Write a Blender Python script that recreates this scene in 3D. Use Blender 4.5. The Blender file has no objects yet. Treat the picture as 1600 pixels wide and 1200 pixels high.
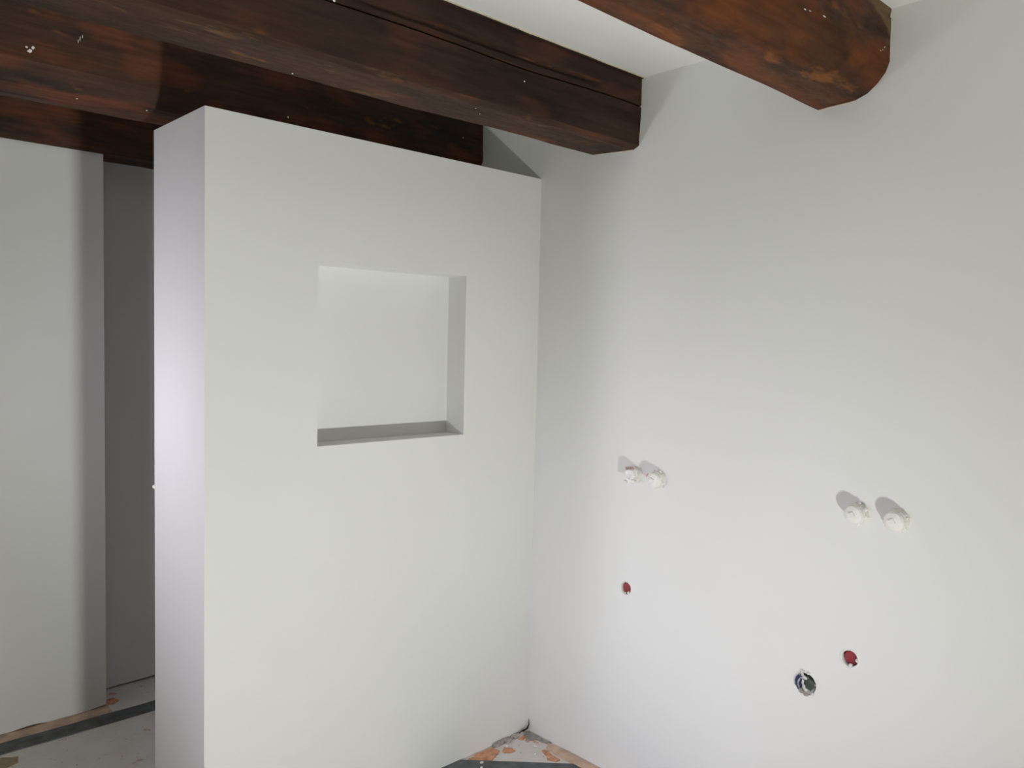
import bpy, bmesh, math, random
from mathutils import Vector, Matrix, noise

random.seed(7)
S = bpy.context.scene
COL = S.collection

# ------------------------------------------------------------------ camera
cam_d = bpy.data.cameras.new('camera')
cam = bpy.data.objects.new('camera', cam_d)
COL.objects.link(cam)
F_PX, YAW, PIT, ROL = 1250.75, 0.755398503, -0.0540848256, 0.0218606646
fw = Vector((math.sin(YAW)*math.cos(PIT), math.cos(YAW)*math.cos(PIT), math.sin(PIT)))
r_ = fw.cross(Vector((0, 0, 1))).normalized()
u_ = r_.cross(fw)
rt = r_*math.cos(ROL) + u_*math.sin(ROL)
up = -r_*math.sin(ROL) + u_*math.cos(ROL)
M = Matrix((rt, up, -fw)).transposed().to_4x4()
M.translation = Vector((0, 0, 1.5))
cam.matrix_world = M
cam_d.sensor_fit = 'HORIZONTAL'
cam_d.sensor_width = 36.0
cam_d.lens = 36.0*F_PX/1600.0
cam_d.clip_start = 0.02
S.camera = cam

# ------------------------------------------------------------------ colour, world, lamps
S.view_settings.view_transform = 'Standard'
S.view_settings.look = 'None'
S.view_settings.gamma = 1.0
S.view_settings.use_curve_mapping = False
S.view_settings.exposure = 0.0

w = bpy.data.worlds.new('world')
S.world = w
w.use_nodes = True
w.node_tree.nodes['Background'].inputs['Color'].default_value = (0.75, 0.82, 0.9, 1)
w.node_tree.nodes['Background'].inputs['Strength'].default_value = 0.1


def area_lamp(name, loc, target, size, power, colour, shape='DISK', size_y=None, spread=180):
    d = bpy.data.lights.new(name, 'AREA')
    d.shape = shape
    d.size = size
    if size_y:
        d.size_y = size_y
    d.energy = power
    d.color = colour
    d.spread = math.radians(spread)
    o = bpy.data.objects.new(name, d)
    o.location = loc
    o.rotation_euler = (Vector(target)-Vector(loc)).to_track_quat('-Z', 'Y').to_euler()
    COL.objects.link(o)
    return o


# builder's flood lamp standing on the floor in front of the partition, just out of frame
area_lamp('floor_flood_lamp', (0.81, -0.45, 0.075), (0.62, 1.40, 1.78), 0.18, 26.0, (0.965, 1.0, 0.925), 'RECTANGLE', 0.09, spread=135)
# second, colder lamp beyond the left frame edge, facing the end of the partition
area_lamp('cold_flood_lamp', (-0.38, 2.46, 1.22), (0.87, 2.42, 1.26), 0.25, 3.95, (0.90, 0.88, 1.0), spread=100)
# added cold fill that brightens the lower right wall; no window is built
area_lamp('right_wall_fill', (-2.1, 1.0, 0.95), (2.134, 1.42, 0.38), 0.68, 2.75, (0.87, 0.85, 1.0), 'RECTANGLE', 0.68, spread=38)
# weak warm fill added behind the camera to lift the ambient level
area_lamp('warm_back_fill', (-0.6, -1.5, 1.45), (0.2, 2.0, 1.2), 1.1, 1.2, (1.0, 0.7, 0.5), 'RECTANGLE', 1.2)


# ------------------------------------------------------------------ helpers
def tag(o, label=None, cat=None, group=None, kind=None):
    if label: o['label'] = label
    if cat: o['category'] = cat
    if group: o['group'] = group
    if kind: o['kind'] = kind
    return o


def obj(name, bm, mat, parent=None, smooth=False, recalc=True):
    if recalc:
        bmesh.ops.recalc_face_normals(bm, faces=bm.faces)
    me = bpy.data.meshes.new(name)
    bm.to_mesh(me)
    bm.free()
    for mm in (mat if isinstance(mat, (list, tuple)) else [mat]):
        me.materials.append(mm)
    if smooth:
        for p in me.polygons:
            p.use_smooth = True
    o = bpy.data.objects.new(name, me)
    COL.objects.link(o)
    if parent:
        o.parent = parent
        o.matrix_parent_inverse = Matrix.Translation(-Vector(parent.location))
    return o


def struct(name, bm, mat, label=None):
    o = obj(name, bm, mat)
    return tag(o, label, kind='structure')


def empty(name, loc, label, cat, group=None):
    o = bpy.data.objects.new(name, None)
    o.empty_display_size = 0.05
    o.location = loc
    COL.objects.link(o)
    return tag(o, label, cat, group)


def box(bm, x0, y0, z0, x1, y1, z1):
    v = [bm.verts.new((x, y, z)) for z in (z0, z1) for y in (y0, y1) for x in (x0, x1)]
    for f in ((0, 2, 3, 1), (4, 5, 7, 6), (0, 1, 5, 4), (2, 6, 7, 3), (0, 4, 6, 2), (1, 3, 7, 5)):
        bm.faces.new([v[i] for i in f])
    return bm


def prism(bm, pts, z0, z1):
    a = [bm.verts.new((x, y, z0)) for x, y in pts]
    b = [bm.verts.new((x, y, z1)) for x, y in pts]
    n = len(pts)
    bm.faces.new(a[::-1])
    bm.faces.new(b)
    for i in range(n):
        bm.faces.new((a[i], a[(i+1) % n], b[(i+1) % n], b[i]))
    return bm


def lathe_x(bm, prof, cy, cz, x0, seg=20, lump=0.0, seed=0.0):
    """Rings round the -X axis; prof = [(depth out of the wall, radius)], closed at both ends."""
    rings = []
    for d, r in prof:
        ring = []
        for k in range(seg):
            a = 2*math.pi*k/seg
            n = 1.0 + lump*noise.noise(Vector((math.cos(a)*1.6+seed, math.sin(a)*1.6, d*60+seed)))
            ring.append(bm.verts.new((x0-d, cy+math.cos(a)*r*n, cz+math.sin(a)*r*n)))
        rings.append(ring)
    for A, B in zip(rings, rings[1:]):
        for k in range(seg):
            bm.faces.new((A[k], A[(k+1) % seg], B[(k+1) % seg], B[k]))
    bm.faces.new(rings[0])
    bm.faces.new(rings[-1][::-1])
    return bm


def lump(bm, c, r, seed=0.0, squash=(1, 1, 1), amp=0.45, sub=1):
    res = bmesh.ops.create_icosphere(bm, subdivisions=sub, radius=1.0)
    for v in res['verts']:
        d = v.co.normalized()
        s = 1 + amp*noise.noise(d*1.4+Vector((seed*3.1, seed*1.7, seed)))
        v.co = Vector((c[0]+d.x*r*s*squash[0], c[1]+d.y*r*s*squash[1], c[2]+d.z*r*s*squash[2]))
    return bm


# ------------------------------------------------------------------ materials
def new_mat(name):
    m = bpy.data.materials.new(name)
    m.use_nodes = True
    nt = m.node_tree
    return m, nt, nt.nodes['Principled BSDF']


def N(nt, t, **kw):
    n = nt.nodes.new(t)
    for k, v in kw.items():
        if k in n.inputs:
            n.inputs[k].default_value = v
        else:
            setattr(n, k, v)
    return n


def ramp(nt, stops):
    n = nt.nodes.new('ShaderNodeValToRGB')
    e = n.color_ramp.elements
    while len(e) < len(stops):
        e.new(0.5)
    for i, (p, c) in enumerate(stops):
        e[i].position = p
        e[i].color = (*c, 1) if len(c) == 3 else c
    return n


def coords(nt, scale=(1, 1, 1), loc=(0, 0, 0)):
    tc = N(nt, 'ShaderNodeTexCoord')
    mp = N(nt, 'ShaderNodeMapping')
    mp.inputs['Scale'].default_value = scale
    mp.inputs['Location'].default_value = loc
    nt.links.new(tc.outputs['Object'], mp.inputs['Vector'])
    return mp.outputs['Vector']


def mix(nt, fac, a, b):
    n = N(nt, 'ShaderNodeMix')
    n.data_type = 'RGBA'
    for sock, v in ((n.inputs[0], fac), (n.inputs[6], a), (n.inputs[7], b)):
        if isinstance(v, (int, float)):
            sock.default_value = v
        elif isinstance(v, tuple):
            sock.default_value = (*v, 1)
        else:
            nt.links.new(v, sock)
    return n.outputs[2]


def paint(name, col, rough=0.55, bump=0.04):
    m, nt, b = new_mat(name)
    n1 = N(nt, 'ShaderNodeTexNoise', Scale=260.0, Detail=2.0)
    n2 = N(nt, 'ShaderNodeTexNoise', Scale=2.5, Detail=3.0)
    v = coords(nt)
    nt.links.new(v, n1.inputs['Vector'])
    nt.links.new(v, n2.inputs['Vector'])
    r = ramp(nt, [(0.3, tuple(c*0.985 for c in col)), (0.7, tuple(min(1, c*1.01) for c in col))])
    nt.links.new(n2.outputs['Fac'], r.inputs['Fac'])
    nt.links.new(r.outputs['Color'], b.inputs['Base Color'])
    bp = N(nt, 'ShaderNodeBump', Strength=bump, Distance=0.002)
    nt.links.new(n1.outputs['Fac'], bp.inputs['Height'])
    nt.links.new(bp.outputs['Normal'], b.inputs['Normal'])
    b.inputs['Roughness'].default_value = rough
    b.inputs['Specular IOR Level'].default_value = 0.25
    return m


def plain(name, col, rough=0.6, metal=0.0, var=0.15, scale=60.0):
    m, nt, b = new_mat(name)
    n1 = N(nt, 'ShaderNodeTexNoise', Scale=scale, Detail=4.0)
    nt.links.new(coords(nt), n1.inputs['Vector'])
    r = ramp(nt, [(0.3, tuple(c*(1-var) for c in col)), (0.7, tuple(min(1, c*(1+var)) for c in col))])
    nt.links.new(n1.outputs['Fac'], r.inputs['Fac'])
    nt.links.new(r.outputs['Color'], b.inputs['Base Color'])
    b.inputs['Roughness'].default_value = rough
    b.inputs['Metallic'].default_value = metal
    return m


def wood(name, off, dark, mid, red, ochre, redness=0.5, och=0.62, rough=0.42, spec=0.05, tip=None):
    m, nt, b = new_mat(name)
    L = nt.links.new
    big = N(nt, 'ShaderNodeTexNoise', Scale=1.0, Detail=4.0, Roughness=0.55)
    L(coords(nt, (2.2, 9, 9), off), big.inputs['Vector'])
    grain = N(nt, 'ShaderNodeTexNoise', Scale=1.0, Detail=6.0, Roughness=0.6)
    L(coords(nt, (5, 75, 75), off), grain.inputs['Vector'])
    patch = N(nt, 'ShaderNodeTexNoise', Scale=1.0, Detail=3.0, Roughness=0.5)
    L(coords(nt, (4.5, 12, 12), (off[0]+5, off[1]+9, off[2])), patch.inputs['Vector'])
    fine = N(nt, 'ShaderNodeTexNoise', Scale=1.0, Detail=8.0, Roughness=0.7)
    L(coords(nt, (22, 60, 60), off), fine.inputs['Vector'])
    r1 = ramp(nt, [(0.36, dark), (0.60, mid)])
    L(big.outputs['Fac'], r1.inputs['Fac'])
    k1 = ramp(nt, [(redness, (0, 0, 0)), (redness+0.16, (1, 1, 1))])
    L(patch.outputs['Fac'], k1.inputs['Fac'])
    c1 = mix(nt, k1.outputs['Color'], r1.outputs['Color'], red)
    k2 = ramp(nt, [(och, (0, 0, 0)), (och+0.10, (0.8, 0.8, 0.8))])
    patch2 = N(nt, 'ShaderNodeTexNoise', Scale=1.0, Detail=5.0, Roughness=0.6)
    L(coords(nt, (6, 16, 16), (off[0]-3, off[1]+2, off[2]+7)), patch2.inputs['Vector'])
    L(patch2.outputs['Fac'], k2.inputs['Fac'])
    c2 = mix(nt, k2.outputs['Color'], c1, ochre)
    g = ramp(nt, [(0.3, (0.78, 0.78, 0.78)), (0.62, (1.12, 1.12, 1.12))])
    L(grain.outputs['Fac'], g.inputs['Fac'])
    if tip:      # bare ochre patch where the wane was cut near the wall
        tc = N(nt, 'ShaderNodeTexCoord')
        sx = N(nt, 'ShaderNodeSeparateXYZ')
        L(tc.outputs['Object'], sx.inputs[0])
        ax = N(nt, 'ShaderNodeMath', operation='MULTIPLY_ADD')
        L(sx.outputs['Z'], ax.inputs[0])
        ax.inputs[1].default_value = 1.9
        L(sx.outputs['X'], ax.inputs[2])
        nz = N(nt, 'ShaderNodeMath', operation='MULTIPLY_ADD')
        L(patch.outputs['Fac'], nz.inputs[0])
        nz.inputs[1].default_value = 0.25
        L(ax.outputs[0], nz.inputs[2])
        mr = N(nt, 'ShaderNodeMapRange')
        mr.inputs['From Min'].default_value = tip
        mr.inputs['From Max'].default_value = tip+0.03
        L(nz.outputs[0], mr.inputs['Value'])
        c2 = mix(nt, mr.outputs['Result'], c2, (0.15, 0.095, 0.040))
    mu = N(nt, 'ShaderNodeMix')
    mu.data_type = 'RGBA'
    mu.blend_type = 'MULTIPLY'
    mu.inputs[0].default_value = 1.0
    L(c2, mu.inputs[6])
    L(g.outputs['Color'], mu.inputs[7])
    L(mu.outputs[2], b.inputs['Base Color'])
    rr = ramp(nt, [(0.3, (rough-0.1,)*3), (0.7, (rough+0.18,)*3)])
    L(fine.outputs['Fac'], rr.inputs['Fac'])
    L(rr.outputs['Color'], b.inputs['Roughness'])
    bp = N(nt, 'ShaderNodeBump', Strength=0.25, Distance=0.004)
    add = N(nt, 'ShaderNodeMath', operation='ADD')
    L(grain.outputs['Fac'], add.inputs[0])
    L(fine.outputs['Fac'], add.inputs[1])
    L(add.outputs[0], bp.inputs['Height'])
    L(bp.outputs['Normal'], b.inputs['Normal'])
    b.inputs['Specular IOR Level'].default_value = spec
    return m


def floor_mat():
    m, nt, b = new_mat('stained_screed')
    L = nt.links.new
    v = coords(nt)
    n1 = N(nt, 'ShaderNodeTexNoise', Scale=9.0, Detail=6.0, Roughness=0.65)
    L(v, n1.inputs['Vector'])
    base = ramp(nt, [(0.3, (0.80, 0.735, 0.695)), (0.7, (0.90, 0.85, 0.82))])
    L(n1.outputs['Fac'], base.inputs['Fac'])
    # terracotta smears, thicker in places
    n2 = N(nt, 'ShaderNodeTexNoise', Scale=14.0, Detail=5.0, Roughness=0.6)
    L(coords(nt, (1, 1, 1), (0.37, 0.11, 0)), n2.inputs['Vector'])
    k = ramp(nt, [(0.635, (0, 0, 0)), (0.675, (0.8, 0.8, 0.8))])
    L(n2.outputs['Fac'], k.inputs['Fac'])
    c = mix(nt, k.outputs['Color'], base.outputs['Color'], (0.58, 0.32, 0.23))
    # pale plaster spatter
    n3 = N(nt, 'ShaderNodeTexNoise', Scale=45.0, Detail=3.0)
    L(v, n3.inputs['Vector'])
    k3 = ramp(nt, [(0.64, (0, 0, 0)), (0.68, (1, 1, 1))])
    L(n3.outputs['Fac'], k3.inputs['Fac'])
    c = mix(nt, k3.outputs['Color'], c, (0.86, 0.84, 0.81))
    n4 = N(nt, 'ShaderNodeTexNoise', Scale=60.0, Detail=2.0)
    L(coords(nt, (1, 1, 1), (3, 1, 0)), n4.inputs['Vector'])
    k4 = ramp(nt, [(0.71, (0, 0, 0)), (0.75, (0.7, 0.7, 0.7))])
    L(n4.outputs['Fac'], k4.inputs['Fac'])
    c = mix(nt, k4.outputs['Color'], c, (0.19, 0.16, 0.15))
    L(c, b.inputs['Base Color'])
    bp = N(nt, 'ShaderNodeBump', Strength=0.4, Distance=0.003)
    L(n1.outputs['Fac'], bp.inputs['Height'])
    L(bp.outputs['Normal'], b.inputs['Normal'])
    b.inputs['Roughness'].default_value = 0.8
    return m


MW = paint('white_wall_paint', (0.80, 0.80, 0.785))
MC = paint('white_ceiling_paint', (0.80, 0.80, 0.78), 0.7)
MF = floor_mat()
MPEACH = plain('beige_primer_smear', (0.70, 0.51, 0.39), 0.8, var=0.25, scale=18)
MTERRA = plain('terracotta_mortar', (0.72, 0.37, 0.22), 0.85, var=0.3, scale=40)
MGREY = plain('grey_membrane', (0.115, 0.125, 0.13), 0.65, var=0.35, scale=22)
MPL = plain('rough_white_plaster', (0.80, 0.77, 0.74), 0.75, var=0.08, scale=90)
MCAP = plain('white_plastic_plug', (0.84, 0.82, 0.79), 0.4, var=0.05)
MRED = plain('red_plastic_cap', (0.27, 0.034, 0.042), 0.35, var=0.15)
MDARK = plain('gap_shade_and_foil', (0.02, 0.018, 0.017), 0.8)
MCHALK = plain('pale_mortar', (0.62, 0.61, 0.58), 0.85, var=0.2)
MPIPE = plain('grey_drain_pipe', (0.30, 0.31, 0.30), 0.45, var=0.3, scale=50)
MBLUE = plain('violet_blue_film', (0.10, 0.09, 0.24), 0.35, var=0.4, scale=90)
MMORT = plain('grey_mortar', (0.42, 0.38, 0.35), 0.9, var=0.3)
MPINK = plain('pale_filler', (0.55, 0.42, 0.33), 0.8)
MCREAM = plain('cream_filler', (0.60, 0.52, 0.38), 0.8)
MWOOD1 = wood('dark_beam_wood', (0, 0, 0), (0.025, 0.016, 0.014), (0.050, 0.028, 0.021), (0.075, 0.033, 0.022), (0.13, 0.060, 0.027), 0.55, 0.65, 0.5, 0.07)
MWOOD2 = wood('rusty_beam_wood', (3, 1, 0), (0.034, 0.017, 0.011), (0.080, 0.032, 0.015), (0.125, 0.039, 0.013), (0.21, 0.080, 0.023), 0.45, 0.58, 0.38, 0.06, 6.57)
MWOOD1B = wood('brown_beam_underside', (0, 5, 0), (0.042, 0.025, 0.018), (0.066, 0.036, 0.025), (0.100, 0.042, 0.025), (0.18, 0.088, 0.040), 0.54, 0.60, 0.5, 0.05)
MWOOD3 = wood('reddish_beam_wood', (7, 4, 2), (0.036, 0.026, 0.022), (0.074, 0.041, 0.029), (0.130, 0.050, 0.031), (0.20, 0.090, 0.034), 0.49, 0.66, 0.5, 0.06)

# ------------------------------------------------------------------ room
XR, YP, ZC = 2.134, 2.130, 2.371
XL, YB = -2.2, -1.6
YLW, YD = 3.378, 3.537

# right wall with the holes left for pipes
HOLES = [(1.678, 0.667, 0.0205), (0.909, 0.661, 0.0215), (1.031, 0.551, 0.030)]


def wall_with_holes():
    bm = bmesh.new()
    ys, zs = sorted({YB, YD}), sorted({-0.05, ZC})
    seg = 20
    # cells: slab split into rectangles around square patches that hold a round hole
    cuts_y = sorted({YB, YD} | {round(c[0]+s*0.05, 4) for c in HOLES for s in (-1, 1)})
    cuts_z = sorted({-0.02, ZC} | {round(c[1]+s*0.05, 4) for c in HOLES for s in (-1, 1)})
    # merge close cuts so that the grid stays clean
    for i in range(len(cuts_y)-1):
        for j in range(len(cuts_z)-1):
            y0, y1, z0, z1 = cuts_y[i], cuts_y[i+1], cuts_z[j], cuts_z[j+1]
            v = [bm.verts.new((XR, a, b)) for a, b in ((y0, z0), (y1, z0), (y1, z1), (y0, z1))]
            bm.faces.new(v)
    bmesh.ops.remove_doubles(bm, verts=bm.verts, dist=1e-5)
    ext = bmesh.ops.extrude_face_region(bm, geom=bm.faces[:])
    for e in ext['geom']:
        if isinstance(e, bmesh.types.BMVert):
            e.co.x += 0.14
    return bm


wall_right = struct('wall_right', wall_with_holes(), MW, 'smooth white plastered wall with pipe outlets on the right')
cutters = []
cb = bmesh.new()
for cy, cz, r in HOLES:
    lathe_x(cb, [(-0.06, r*1.02), (-0.004, r*1.02), (0.03, r*1.16)], cy, cz, XR, 24, 0.10, cy*9)
cut = obj('cutter', cb, MW)
md = wall_right.modifiers.new('holes', 'BOOLEAN')
md.object = cut
md.operation = 'DIFFERENCE'
md.solver = 'EXACT'
dg = bpy.context.evaluated_depsgraph_get()
me2 = bpy.data.meshes.new_from_object(wall_right.evaluated_get(dg))
wall_right.modifiers.clear()
old = wall_right.data
wall_right.data = me2
me2.name = 'wall_right'
bpy.data.meshes.remove(old)
bpy.data.objects.remove(cut, do_unlink=True)

# floor, ceiling
struct('floor', box(bmesh.new(), XL-0.14, YB-0.14, -0.12, XR+0.14, YD+0.14, 0), MF, 'bare grey screed floor smeared with terracotta mortar')
struct('ceiling', box(bmesh.new(), XL-0.14, YB-0.14, ZC, XR+0.14, YD+0.14, ZC+0.12), MC, 'white plastered ceiling between the beams')
struct('wall_front', box(bmesh.new(), XL-0.14, YB-0.14, 0, XR, YB, ZC), MW)


def side_wall_left():
    bm = bmesh.new()
    box(bm, XL-0.14, YB, 0, XL, YD, ZC)
    return bm


struct('wall_left', side_wall_left(), MW)


# ragged lower edge of plaster board, floor showing underneath
def board(x0, x1, y0, y1, z1, seed, gap, base=0.0, step=0.02, bands=None):
    bm = bmesh.new()
    n = max(2, int((x1-x0)/step))
    F = []
    for i in range(n+1):
        x = x0+(x1-x0)*i/n
        z = base + gap*max(0.0, 0.35+1.1*noise.noise(Vector((x*9+seed, seed, 0))))
        F.append([bm.verts.new((x, y, zz)) for y in (y0, y1) for zz in (z, z1)])
    for A, B in zip(F, F[1:]):
        for a, b_ in ((0, 1), (1, 3), (3, 2), (2, 0)):
            bm.faces.new((A[a], A[b_], B[b_], B[a]))
    bm.faces.new((F[0][0], F[0][1], F[0][3], F[0][2]))
    bm.faces.new((F[-1][0], F[-1][2], F[-1][3], F[-1][1]))
    return bm


# back wall: plain stretch on the left, deeper recess right of X = 0.985
struct('wall_back', board(XL, 0.985, YLW, YD+0.14, 2.185, 3.3, 0.010), MW, 'white wall behind the partition on the left, under the last beam')
struct('wall_recess', board(0.985, XR, YD, YD+0.14, 2.26, 8.1, 0.010, 0.006), MW, 'shaded white wall set back deeper behind the partition')
# wall above the last beam
struct('trim_1', box(bmesh.new(), XL, 3.40, 2.20, XR, YD+0.14, ZC), MW)


# ------------------------------------------------------------------ partition with niche
def partition():
    bm = bmesh.new()
    x0, x1, y0, y1, z1 = 0.871, XR, YP, 2.505, 2.102
    nx0, nx1, nz0, nz1, nd = 1.2115, 1.779, 1.1707, 1.7185, 2.226
    xs = [x0]
    n = 50
    pts = [x0+(x1-x0)*i/n for i in range(n+1)] + [nx0, nx1]
    pts = sorted(set(round(p, 4) for p in pts))
    V = lambda *c: bm.verts.new(c)
    low = {x: 0.009*max(0.0, 0.15+1.3*noise.noise(Vector((x*8, 4.7, 0))))*(1.0 if x > 1.3 else 0.5) for x in pts}
    # front: strips of quads
    for a, b in zip(pts, pts[1:]):
        zsa = [(low[a], low[b]), (nz0, nz0), (nz1, nz1), (z1, z1)]
        for k in range(3):
            if k == 1 and a >= nx0-1e-4 and b <= nx1+1e-4:
                continue
            bm.faces.new((V(a, y0, zsa[k][0]), V(b, y0, zsa[k][1]), V(b, y0, zsa[k+1][1]), V(a, y0, zsa[k+1][0])))
        bm.faces.new((V(a, y1, 0), V(b, y1, 0), V(b, y1, z1), V(a, y1, z1)))
        bm.faces.new((V(a, y0, z1), V(b, y0, z1), V(b, y1, z1), V(a, y1, z1)))
        bm.faces.new((V(a, y0, low[a]), V(b, y0, low[b]), V(b, y1, 0), V(a, y1, 0)))
    for x in (x0, x1):
        xx = round(x, 4)
        bm.faces.new((V(x, y0, low[xx]), V(x, y1, 0), V(x, y1, z1), V(x, y0, z1)))
    bmesh.ops.remove_doubles(bm, verts=bm.verts, dist=1e-5)
    # niche lining as a part of its own
    nb = bmesh.new()
    def q(*c):
        nb.faces.new([nb.verts.new(p) for p in c])
    q((nx0, nd, nz0), (nx1, nd, nz0), (nx1, nd, nz1), (nx0, nd, nz1))
    q((nx0, y0, nz0), (nx1, y0, nz0), (nx1, nd, nz0), (nx0, nd, nz0))
    q((nx0, y0, nz1), (nx0, nd, nz1), (nx1, nd, nz1), (nx1, y0, nz1))
    q((nx0, y0, nz0), (nx0, nd, nz0), (nx0, nd, nz1), (nx0, y0, nz1))
    q((nx1, y0, nz0), (nx1, y0, nz1), (nx1, nd, nz1), (nx1, nd, nz0))
    bmesh.ops.remove_doubles(nb, verts=nb.verts, dist=1e-5)
    bmesh.ops.recalc_face_normals(nb, faces=nb.faces)
    return bm, nb


pb, nb = partition()
part_wall = struct('wall_partition', pb, MW, 'free-standing white partition wall with a square niche')
niche = obj('niche', nb, MW, part_wall)
niche['label'] = 'square recessed niche lined in white'
# blunt the end corner of the partition: thin corner bead
bmn = bmesh.new()
lump(bmn, (0.8715, 2.506, 1.032), 0.0075, 2.2, amp=0.3)
obj('plaster_nub', bmn, MPL, part_wall)


# ------------------------------------------------------------------ beams
def beam(name, sect, label, mat, x0, x1, seed, cracks=(), rough=0.004, nx=150, sub=0.016, droop=None):
    """Old hewn timber: section outline (y, z) swept along X with hewn waviness and drying cracks."""
    # refine the section
    P = []
    for (a, b) in zip(sect, sect[1:]+sect[:1]):
        L = math.hypot(b[0]-a[0], b[1]-a[1])
        k = max(1, int(L/sub))
        for i in range(k):
            P.append((a[0]+(b[0]-a[0])*i/k, a[1]+(b[1]-a[1])*i/k))
    cy = sum(p[0] for p in P)/len(P)
    cz = sum(p[1] for p in P)/len(P)
    # insert triples of points at the cracks
    for ck in cracks:
        cy_, cz_ = ck[0], ck[1]
        j = min(range(len(P)), key=lambda i: (P[i][0]-cy_)**2+(P[i][1]-cz_)**2)
        a, b = P[j-1], P[(j+1) % len(P)]
        c = P[j]
        d = Vector((b[0]-a[0], b[1]-a[1])).normalized()
        P[j:j+1] = [(c[0]-d.x*0.004, c[1]-d.y*0.004), c, (c[0]+d.x*0.004, c[1]+d.y*0.004)]
    bm = bmesh.new()
    rings = []
    for i in range(nx+1):
        x = x0+(x1-x0)*i/nx
        ring = []
        fade = 1.0 if x < x1-0.12 else max(0.0, (x1-x)/0.12)
        for (y, z) in P:
            q = Vector((x*2.2+seed, y*9, z*9))
            n = noise.noise(q)*rough*1.6 + noise.noise(q*3.1)*rough*0.8 + noise.noise(q*9)*rough*0.25
            oy, oz = y-cy, z-cz
            l = math.hypot(oy, oz)
            yy, zz = y+oy/l*n*(0.3+0.7*fade), z+oz/l*n*(0.3+0.7*fade)
            if droop:
                zz += droop(x)*(1 if z < ZC-0.03 else 0)
            if z > ZC-0.003:
                zz = z
            for (ky, kz, xa, xb, dep, wob) in cracks:
                wv = wob*noise.noise(Vector((x*3, seed, ky*5)))
                if (y-ky)**2+(z-kz)**2 < 1e-4*0.8 and xa < x < xb:
                    core = (y-ky)**2+(z-kz)**2 < 0.0025**2*1.5
                    e = min(1, (x-xa)/0.15, (xb-x)/0.05 if xb < x1 else 1)
                    zz += wv
                    if core:
                        yy -= oy/l*dep*e
                        zz -= oz/l*dep*e*0.3
            ring.append(bm.verts.new((x, yy, zz)))
        rings.append(ring)
    m = len(P)
    for A, B in zip(rings, rings[1:]):
        for k in range(m):
            bm.faces.new((A[k], A[(k+1) % m], B[(k+1) % m], B[k]))
    bm.faces.new(rings[0][::-1])
    bm.faces.new(rings[-1])
    bmesh.ops.recalc_face_normals(bm, faces=bm.faces)
    o = obj(name, bm, mat, smooth=True)
    o.data.set_sharp_from_angle(angle=math.radians(28))
    tag(o, label, 'beam', 'old timber ceiling beams')
    return o


BX0 = XL
ZT = ZC
# beam nearest the camera, top right
b2 = beam('ceiling_beam', [(0.878, ZT), (0.877, 2.300), (0.876, 2.238), (0.885, 2.212), (0.904, 2.189), (0.930, 2.168), (0.959, 2.157),
                           (1.010, 2.155), (1.064, 2.151), (1.068, 2.20), (1.068, ZT)],
          'rust-brown varnished beam nearest the camera with rounded edge, top right', MWOOD2, BX0, XR, 1.3, rough=0.0018)
# the middle beam, with long cracks in its front face
b1 = beam('ceiling_beam', [(1.675, ZT), (1.674, 2.275), (1.679, 2.152), (1.700, 2.143), (1.79, 2.148), (1.881, 2.153), (1.884, 2.21), (1.884, ZT)],
          'dark brown beam crossing above the niche with a long drying crack', MWOOD1, BX0, XR, 4.1,
          cracks=[(1.674, 2.275, 0.75, 3.0, 0.016, 0.010), (1.674, 2.305, 0.95, 1.95, 0.010, 0.008)], rough=0.003)
# its downward-facing faces take a lighter brown wood
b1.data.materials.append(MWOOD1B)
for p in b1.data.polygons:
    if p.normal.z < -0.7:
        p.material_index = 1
b3 = beam('ceiling_beam', [(2.467, ZT), (2.467, 2.215), (2.500, 2.165), (2.560, 2.150), (2.622, 2.150), (2.640, 2.17), (2.640, ZT)],
          'reddish brown beam running just behind the top of the partition', MWOOD3, BX0, XR, 7.7,
          cracks=[(2.590, 2.150, -0.6, 1.05, 0.012, 0.004)], rough=0.004)
b4 = beam('ceiling_beam', [(3.360, ZT), (3.358, 2.215), (3.366, 2.186), (3.45, 2.184), (3.52, 2.186), (3.530, 2.21), (3.530, ZT)],
          'farthest dark beam resting along the top of the back wall', MWOOD3, BX0, XR, 9.2, rough=0.003)


# flecks of plaster left on the timbers
def flecks(beam_o, pts, seed):
    bm = bmesh.new()
    for i, (p, r, sq) in enumerate(pts):
        lump(bm, p, r*0.8, seed+i, sq, 0.7)
    o = obj('plaster_fleck', bm, MPL, beam_o)
    o['kind'] = 'stuff'
    return o


flecks(b3, [((0.54, 2.466, 2.240), 0.007, (1.2, 0.3, 1)), ((0.548, 2.466, 2.249), 0.005, (1, 0.3, 1)), ((0.533, 2.466, 2.247), 0.004, (1, 0.3, 1)),
            ((0.662, 2.466, 2.304), 0.003, (0.5, 0.4, 3)), ((0.657, 2.466, 2.296), 0.0025, (0.5, 0.4, 2.5)), ((0.668, 2.466, 2.311), 0.0025, (0.5, 0.4, 2.5)),
            ((0.854, 2.512, 2.158), 0.0035, (1, 1, 0.5)), ((0.669, 2.527, 2.155), 0.0035, (1, 1, 0.5)),
            ((1.285, 2.466, 2.218), 0.004, (1, 0.3, 1)), ((2.03, 2.466, 2.29), 0.003, (1, 0.3, 1))], 1)
flecks(b1, [((0.981, 1.862, 2.151), 0.004, (1.2, 1, 0.4)), ((0.986, 1.674, 2.276), 0.004, (1.2, 0.4, 1)), ((1.472, 1.735, 2.145), 0.0025, (1, 1, 0.4)),
            ((1.519, 1.772, 2.146), 0.0025, (1, 1, 0.4)), ((1.60, 1.675, 2.236), 0.003, (1, 0.4, 1))], 20)
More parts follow.
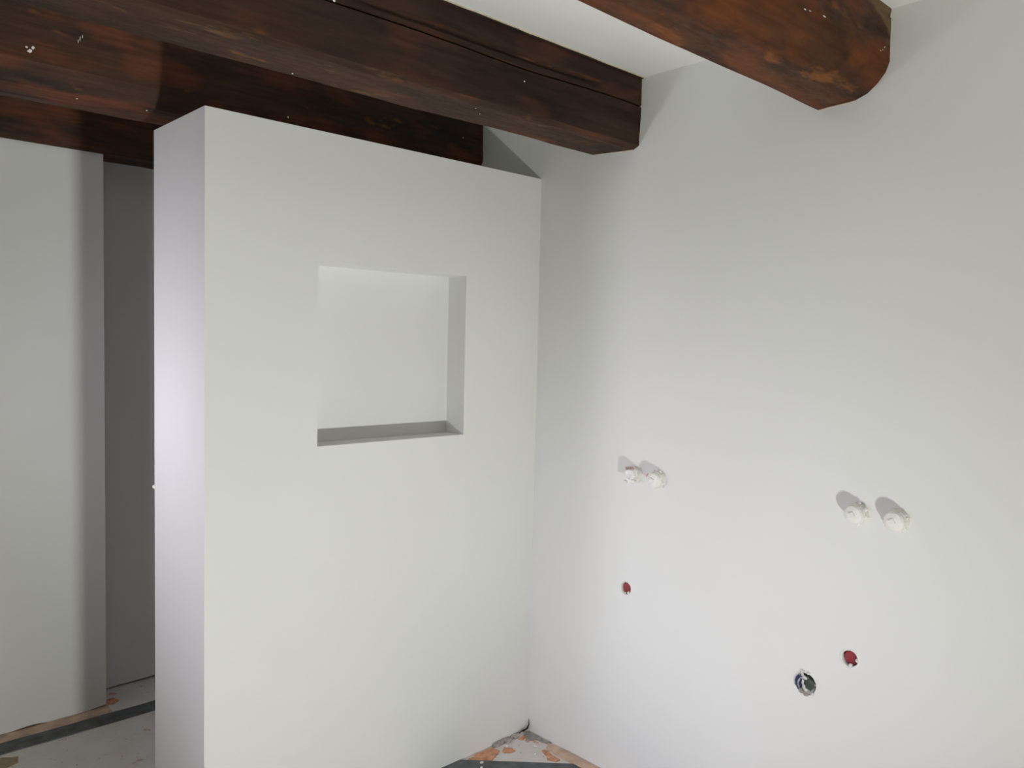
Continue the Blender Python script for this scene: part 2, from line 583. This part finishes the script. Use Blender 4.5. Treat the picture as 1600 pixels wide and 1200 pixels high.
flecks(b2, [((1.05, 0.876, 2.066+0.2), 0.0025, (1, 0.4, 1)), ((1.678, 0.8755, 2.235), 0.003, (2.5, 0.3, 0.6)), ((1.70, 0.8755, 2.238), 0.0025, (2.2, 0.3, 0.6)),
            ((1.767, 0.8755, 2.246), 0.003, (3, 0.3, 0.7)), ((2.099, 0.876, 2.264), 0.003, (1, 0.3, 1)), ((2.088, 0.876, 2.255), 0.002, (1, 0.3, 1)),
            ((2.075, 0.876, 2.25), 0.003, (1, 0.3, 0.8)), ((2.129, 0.8765, 2.352), 0.005, (0.8, 0.3, 2))], 40)


# pale sealing bead where beams meet ceiling and walls
def bead(pts, r, seed):
    bm = bmesh.new()
    rings = []
    for i, p in enumerate(pts):
        a = Vector(pts[max(0, i-1)])
        b = Vector(pts[min(len(pts)-1, i+1)])
        t = (b-a).normalized()
        s = t.cross(Vector((0.3, 0.5, 0.8))).normalized()
        q = t.cross(s)
        rr = r*(1+0.7*noise.noise(Vector((i*0.7, seed, 0))))
        rings.append([bm.verts.new(Vector(p)+s*math.cos(k*1.2566)*rr+q*math.sin(k*1.2566)*rr) for k in range(5)])
    for A, B in zip(rings, rings[1:]):
        for k in range(5):
            bm.faces.new((A[k], A[(k+1) % 5], B[(k+1) % 5], B[k]))
    bm.faces.new(rings[0])
    bm.faces.new(rings[-1][::-1])
    return bm


bead1 = obj('sealing_bead', bead([(BX0+(XR-BX0)*i/90, 1.6645+0.002*noise.noise(Vector((i*0.4, 0, 0))), ZC-0.001) for i in range(91)], 0.0022, 1), MCREAM, b1)
gap_shade1 = obj('painted_gap_shade', bead([(BX0+(XR-BX0)*i/90, 1.6705, ZC-0.001) for i in range(91)], 0.0028, 5), MDARK, b1)  # solid dark strand, paints the shade of a gap that is not modelled
bead2 = obj('sealing_bead', bead([(XR-0.001, 1.70+0.18*i/12, 2.1425+0.0105*i/12) for i in range(7)], 0.0022, 2), MPINK, b1)
bead3 = obj('sealing_bead', bead([(XR-0.001, y, z) for y, z in ((0.959, 2.156), (0.98, 2.154), (1.01, 2.153), (1.035, 2.152), (1.06, 2.150))], 0.0016, 3), MPINK, b2)


# ------------------------------------------------------------------ pipe plugs on the right wall
def pipe_plug(cy, cz, label, crusty, seed, r=0.026, orange=False):
    e = empty('pipe_plug', (XR, cy, cz), label, 'pipe plug', 'capped water outlets')
    bm = bmesh.new()
    lathe_x(bm, [(-0.03, r*0.98), (0.004, r*1.0), (0.016, r*0.99), (0.024, r*0.97)], cy, cz, XR, 18, 0.06, seed)
    obj('sleeve', bm, MPL, e, smooth=False)
    bm = bmesh.new()
    if crusty:
        lathe_x(bm, [(0.022, r*0.80), (0.034, r*0.82), (0.038, r*0.70), (0.038, r*0.45), (0.033, r*0.38)], cy, cz, XR, 12, 0.25, seed)
    else:
        lathe_x(bm, [(0.022, r*0.93), (0.034, r*0.90), (0.0395, r*0.78), (0.042, r*0.48)], cy, cz, XR, 18, 0.07, seed+2)
    obj('cap', bm, MCAP, e, smooth=False)
    if not crusty:
        bm = bmesh.new()     # square key in the face of the plug
        a = 0.35+seed
        p = [(math.cos(a+k*math.pi/2)*r*0.36, math.sin(a+k*math.pi/2)*r*0.36) for k in range(4)]
        A = [bm.verts.new((XR-0.041, cy+y, cz+z)) for y, z in p]
        B = [bm.verts.new((XR-0.046, cy+y*0.85, cz+z*0.85)) for y, z in p]
        bm.faces.new(A)
        bm.faces.new(B[::-1])
        for k in range(4):
            bm.faces.new((A[k], A[(k+1) % 4], B[(k+1) % 4], B[k]))
        obj('key', bm, MCAP, e)
    # plaster crumbs caked round the rim
    rnd = random.Random(int(seed*100))
    bm = bmesh.new()
    for k in range(16 if crusty else 7):
        a = rnd.uniform(0, 6.28)
        d = rnd.uniform(0.0, 0.037) if crusty else rnd.uniform(-0.002, 0.02)
        rr = r*(1.0 if not crusty else rnd.uniform(0.85, 1.08))
        lump(bm, (XR-d, cy+math.cos(a)*rr, cz+math.sin(a)*rr), rnd.uniform(0.003, 0.0065), k+seed, amp=0.6)
    c = obj('plaster_crust', bm, MPL, e)
    c['kind'] = 'stuff'
    if orange:
        bm = bmesh.new()
        lump(bm, (XR-0.030, cy+r*0.88, cz+r*0.30), 0.0075, 3.3, (0.8, 0.6, 1.2))
        obj('terracotta_smear', bm, MTERRA, e)
    if crusty:
        bm = bmesh.new()
        for k in range(3):
            a = 1.0+k*0.5
            lump(bm, (XR-0.032, cy+math.cos(a)*r*0.93, cz+math.sin(a)*r*0.93), 0.0055, 9+k, amp=0.6)
        obj('mortar_crust', bm, plain('brown_mortar', (0.48, 0.35, 0.29), 0.9), e)
    return e


pipe_plug(1.651, 1.062, 'crumbly plaster-caked pipe plug, leftmost of the four white plugs on the wall', True, 1.0, 0.027)
pipe_plug(1.554, 1.060, 'white pipe plug with a small orange smear, second from the corner', False, 2.4, 0.028, True)
pipe_plug(0.903, 1.061, 'round white pipe plug, left one of the pair above the drain pipe', False, 3.1, 0.0275)
pipe_plug(0.800, 1.061, 'round white pipe plug farthest from the corner, last on the right', False, 4.6, 0.0285)


# ------------------------------------------------------------------ red caps in the wall
def red_cap(cy, cz, r, label, seed, chips):
    e = empty('red_stopper', (XR, cy, cz), label, 'stopper', 'red stoppers in the wall')
    bm = bmesh.new()
    lathe_x(bm, [(-0.05, r*0.93), (-0.014, r*0.93), (-0.009, r*0.84), (-0.0095, r*0.4)], cy, cz, XR, 24)
    obj('cap', bm, MRED, e, smooth=False)
    # torn plaster lip round the hole
    bm = bmesh.new()
    seg = 28
    prev = None
    R = []
    for k in range(seg):
        a = 2*math.pi*k/seg
        j = 1+0.10*noise.noise(Vector((math.cos(a)*2+seed, math.sin(a)*2, 0)))
        ring = []
        for (rr, d) in ((1.00, -0.008), (1.02, 0.0005), (1.14, 0.0025), (1.32, -0.0005)):
            ring.append(bm.verts.new((XR-d, cy+math.cos(a)*r*rr*j, cz+math.sin(a)*r*rr*j)))
        R.append(ring)
    for k in range(seg):
        A, B = R[k], R[(k+1) % seg]
        for q in range(3):
            bm.faces.new((A[q], A[q+1], B[q+1], B[q]))
    obj('plaster_lip', bm, MPL, e, smooth=True)
    bm = bmesh.new()
    for k, (a, s) in enumerate(chips):
        lump(bm, (XR+0.002, cy+math.cos(a)*r*0.86, cz+math.sin(a)*r*0.86), s, k+seed, amp=0.6)
    tag(obj('plaster_chip', bm, MPL, e), kind='stuff')
    return e


# angle 0 points to +Y (left in view), pi/2 up
red_cap(1.678, 0.667, 0.0205, 'small dark red stopper nearest the room corner, below the crumbly plug', 2.0, [(4.1, 0.005), (4.9, 0.004)])
red_cap(0.909, 0.661, 0.0215, 'red stopper beside the drain pipe, farther from the room corner', 5.0, [(4.6, 0.0055), (3.2, 0.005)])


# ------------------------------------------------------------------ drain outlet
def drain():
    cy, cz, r = 1.031, 0.551, 0.030
    e = empty('drain_outlet', (XR, cy, cz), 'open drain pipe stub wrapped in violet film in a ragged hole', 'drain pipe')
    bm = bmesh.new()   # pipe: tube with a wall thickness
    seg = 26
    R = []
    for (d, rr) in ((-0.05, 0.82), (0.006, 0.82), (0.006, 0.66), (-0.045, 0.64), (-0.046, 0.10)):
        R.append([bm.verts.new((XR-d, cy-0.004+math.cos(2*math.pi*k/seg)*r*rr, cz-0.003+math.sin(2*math.pi*k/seg)*r*rr)) for k in range(seg)])
    for A, B in zip(R, R[1:]):
        for k in range(seg):
            bm.faces.new((A[k], A[(k+1) % seg], B[(k+1) % seg], B[k]))
    obj('pipe', bm, MPIPE, e, smooth=False)
    bm = bmesh.new()   # dark rubber insert
    lathe_x(bm, [(-0.02, r*0.54), (0.007, r*0.52), (0.009, r*0.30)], cy-0.014, cz+0.004, XR, 18)
    obj('rubber_insert', bm, plain('dark_green_rubber', (0.045, 0.055, 0.045), 0.5), e)
    bm = bmesh.new()   # violet film, crumpled, on the left part of the hole
    rows = []
    for i in range(9):
        a = -0.9+2.7*i/8
        row = []
        for j in range(5):
            rr = r*(0.30+0.62*j/4)
            d = 0.006+0.006*noise.noise(Vector((i*0.9, j*0.8, 2.0)))
            row.append(bm.verts.new((XR-d, cy+math.cos(a)*rr, cz+math.sin(a)*rr)))
        rows.append(row)
    for A, B in zip(rows, rows[1:]):
        for j in range(4):
            bm.faces.new((A[j], A[j+1], B[j+1], B[j]))
    bmesh.ops.solidify(bm, geom=bm.faces[:], thickness=0.0012)
    obj('film', bm, MBLUE, e)
    bm = bmesh.new()
    rnd = random.Random(5)
    for k in range(15):
        a = rnd.uniform(0, 6.28)
        rr = r*rnd.uniform(0.8, 1.12)
        lump(bm, (XR-rnd.uniform(-0.002, 0.004), cy+math.cos(a)*rr, cz+math.sin(a)*rr), rnd.uniform(0.003, 0.007), k, (0.5, 1, 1), 0.6)
    lump(bm, (XR-0.006, cy+0.004, cz+0.006), 0.008, 5, (0.4, 0.6, 1.3), 0.5)
    lump(bm, (XR-0.008, cy+0.000, cz-0.007), 0.007, 8, (0.4, 0.7, 1.2), 0.5)
    lump(bm, (XR-0.008, cy-0.006, cz-0.014), 0.006, 9, (0.4, 1.1, 0.8), 0.5)
    lump(bm, (XR-0.008, cy-0.002, cz+0.020), 0.008, 3, (0.4, 1.0, 0.8), 0.5)
    tag(obj('plaster_crust', bm, MCHALK, e), kind='stuff')
    bm = bmesh.new()
    for k, (a, rr, s) in enumerate(((4.1, 0.8, 0.009), (4.6, 0.9, 0.009), (5.1, 0.85, 0.008), (3.9, 0.45, 0.006))):
        lump(bm, (XR-0.003, cy+math.cos(a)*r*rr, cz+math.sin(a)*r*rr), s, k+30, (0.6, 1, 1), 0.5)
    tag(obj('mortar_fill', bm, MMORT, e), kind='stuff')
    return e


drain()


# ------------------------------------------------------------------ floor coverings and debris
def ribbon(name, x0, x1, y0, y1, z0, z1, mat, label, cat, seed, jag=0.006):
    bm = bmesh.new()
    n = 60
    R = []
    for i in range(n+1):
        x = x0+(x1-x0)*i/n
        a = y0+jag*noise.noise(Vector((x*7, seed, 0)))
        b = y1+jag*noise.noise(Vector((x*7, seed+5, 0)))
        R.append([bm.verts.new((x, y, z)) for y, z in ((a, z0), (b, z0), (b, z1), (a, z1))])
    for A, B in zip(R, R[1:]):
        for k in range(4):
            bm.faces.new((A[k], A[(k+1) % 4], B[(k+1) % 4], B[k]))
    bm.faces.new(R[0])
    bm.faces.new(R[-1][::-1])
    o = obj(name, bm, mat)
    return tag(o, label, cat)


ribbon('sealing_strip', -1.6, 2.0, 3.216, 3.302, 0.0, 0.004, MGREY, 'dark grey sealing strip on the floor along the back wall', 'floor strip', 2.0)
ribbon('primer_band', -1.6, 0.99, 3.306, 3.386, 0.0, 0.0015, MPEACH, 'beige primer band between the grey strip and back wall', 'floor patch', 6.0, 0.004)
bm = bmesh.new()
prism(bm, [(1.60, 2.128), (1.773, 2.132), (1.792, 2.130), (2.078, 1.845), (2.072, 1.35), (1.60, 1.35)], 0.0, 0.004)
tag(obj('membrane_sheet', bm, MGREY), 'dark grey membrane sheet with a slanted edge in front of the room corner', 'floor sheet')


def smear(name, pts, mat, label, cat, seed, h=0.003, group=None):
    bm = bmesh.new()
    P = []
    for (a, b) in zip(pts, pts[1:]+pts[:1]):
        for i in range(5):
            t = i/5
            x, y = a[0]+(b[0]-a[0])*t, a[1]+(b[1]-a[1])*t
            P.append((x+0.008*noise.noise(Vector((x*40, y*40, seed))), y+0.008*noise.noise(Vector((x*40, y*40, seed+9)))))
    prism(bm, P, 0.0, h)
    return tag(obj(name, bm, mat), label, cat, group)


smear('mortar_smear', [(1.80, 2.112), (1.83, 2.075), (1.87, 2.055), (1.92, 2.07), (1.945, 2.085), (1.935, 2.122), (1.87, 2.124)], MTERRA,
      'thick terracotta mortar smear at the foot of the partition by the corner', 'mortar smear', 1.0)
smear('mortar_smear', [(2.030, 1.930), (2.045, 1.895), (2.062, 1.90), (2.070, 1.945), (2.075, 1.985), (2.058, 1.985), (2.046, 1.95)], MTERRA,
      'narrow terracotta mortar smear near the right wall by the corner', 'mortar smear', 4.0)
smear('mortar_smear', [(0.980, 3.382), (1.015, 3.375), (1.04, 3.40), (1.03, 3.44), (0.992, 3.43)], MTERRA,
      'terracotta mortar smear at the foot of the back wall corner', 'mortar smear', 7.0)
smear('primer_smear', [(2.085, 1.985), (2.075, 1.91), (2.082, 1.80), (2.080, 1.60), (2.132, 1.60), (2.132, 1.95), (2.12, 2.01)], MPEACH,
      'beige primer smear on the floor along the right wall', 'floor patch', 8.0, 0.0018)
smear('mortar_smear', [(2.075, 2.085), (2.09, 2.118), (2.128, 2.122), (2.130, 2.00), (2.108, 2.01), (2.10, 2.06)], MMORT,
      'grey mortar smear right in the room corner', 'mortar smear', 12.0, 0.002)
smear('mortar_smear', [(1.945, 2.075), (1.962, 2.045), (1.985, 2.05), (1.99, 2.075), (1.965, 2.09)], MTERRA,
      'small terracotta mortar dab beside the largest plaster crumb', 'mortar smear', 15.0, 0.002)
smear('mortar_smear', [(2.052, 2.105), (2.06, 2.085), (2.085, 2.09), (2.088, 2.112)], MTERRA,
      'tiny terracotta mortar dab at the tip of the room corner', 'mortar smear', 18.0, 0.0025)
smear('mortar_smear', [(0.585, 3.195), (0.637, 3.165), (0.625, 3.12), (0.57, 3.10), (0.50, 3.15)], plain('brown_stain', (0.42, 0.33, 0.22), 0.85), 
      'brown stain on the floor in front of the grey strip, bottom left', 'stain', 21.0, 0.0012)
# grey mortar remains under the partition edge, and the black flap sticking up in the corner
bm = bmesh.new()
rnd = random.Random(11)
for i in range(22):
    x = 1.955+0.15*i/21
    lump(bm, (x, YP-0.004-rnd.random()*0.008, 0.004), rnd.uniform(0.008, 0.015), i, (1.3, 0.8, 0.8), 0.5)
tag(obj('mortar_ridge', bm, MMORT), 'crumbly grey mortar ridge along the partition foot', 'mortar ridge')
bm = bmesh.new()
pts = [((2.070, 2.119, 0.008), 0.003), ((2.092, 2.118, 0.016), 0.005), ((2.112, 2.116, 0.020), 0.005), ((2.119, 2.114, 0.034), 0.003), ((2.123, 2.118, 0.054), 0.001)]
R = []
for (p, hw) in pts:
    p = Vector(p)
    R.append([bm.verts.new(p+Vector(d)*hw) for d in ((-0.7, -0.3, 0.6), (0.7, -0.3, -0.6), (0.7, 0.3, -0.6), (-0.7, 0.3, 0.6))])
for A, B in zip(R, R[1:]):
    for k in range(4):
        bm.faces.new((A[k], A[(k+1) % 4], B[(k+1) % 4], B[k]))
bm.faces.new(R[0])
bm.faces.new(R[-1][::-1])
tag(obj('foil_scrap', bm, MDARK), 'black scrap of foil sticking up in the room corner', 'scrap')

CR = [((1.835, 2.064), 0.007, 'white plaster crumb on the edge of the grey sheet, nearest the partition'),
      ((1.815, 2.040), 0.006, 'small white plaster crumb lying on the grey sheet'),
      ((1.982, 2.093), 0.009, 'largest white plaster crumb, by the mortar ridge'),
      ((2.025, 1.985), 0.006, 'white plaster crumb in the middle of the corner floor patch'),
      ((2.062, 2.020), 0.008, 'flat white plaster crumb toward the right wall')]
for i, ((x, y), r, lb) in enumerate(CR):
    bm = bmesh.new()
    lump(bm, (x, y, r*0.55), r, i+60, (1.2, 1, 0.7), 0.5)
    tag(obj('plaster_crumb', bm, MPL), lb, 'crumb', 'plaster crumbs in the corner')
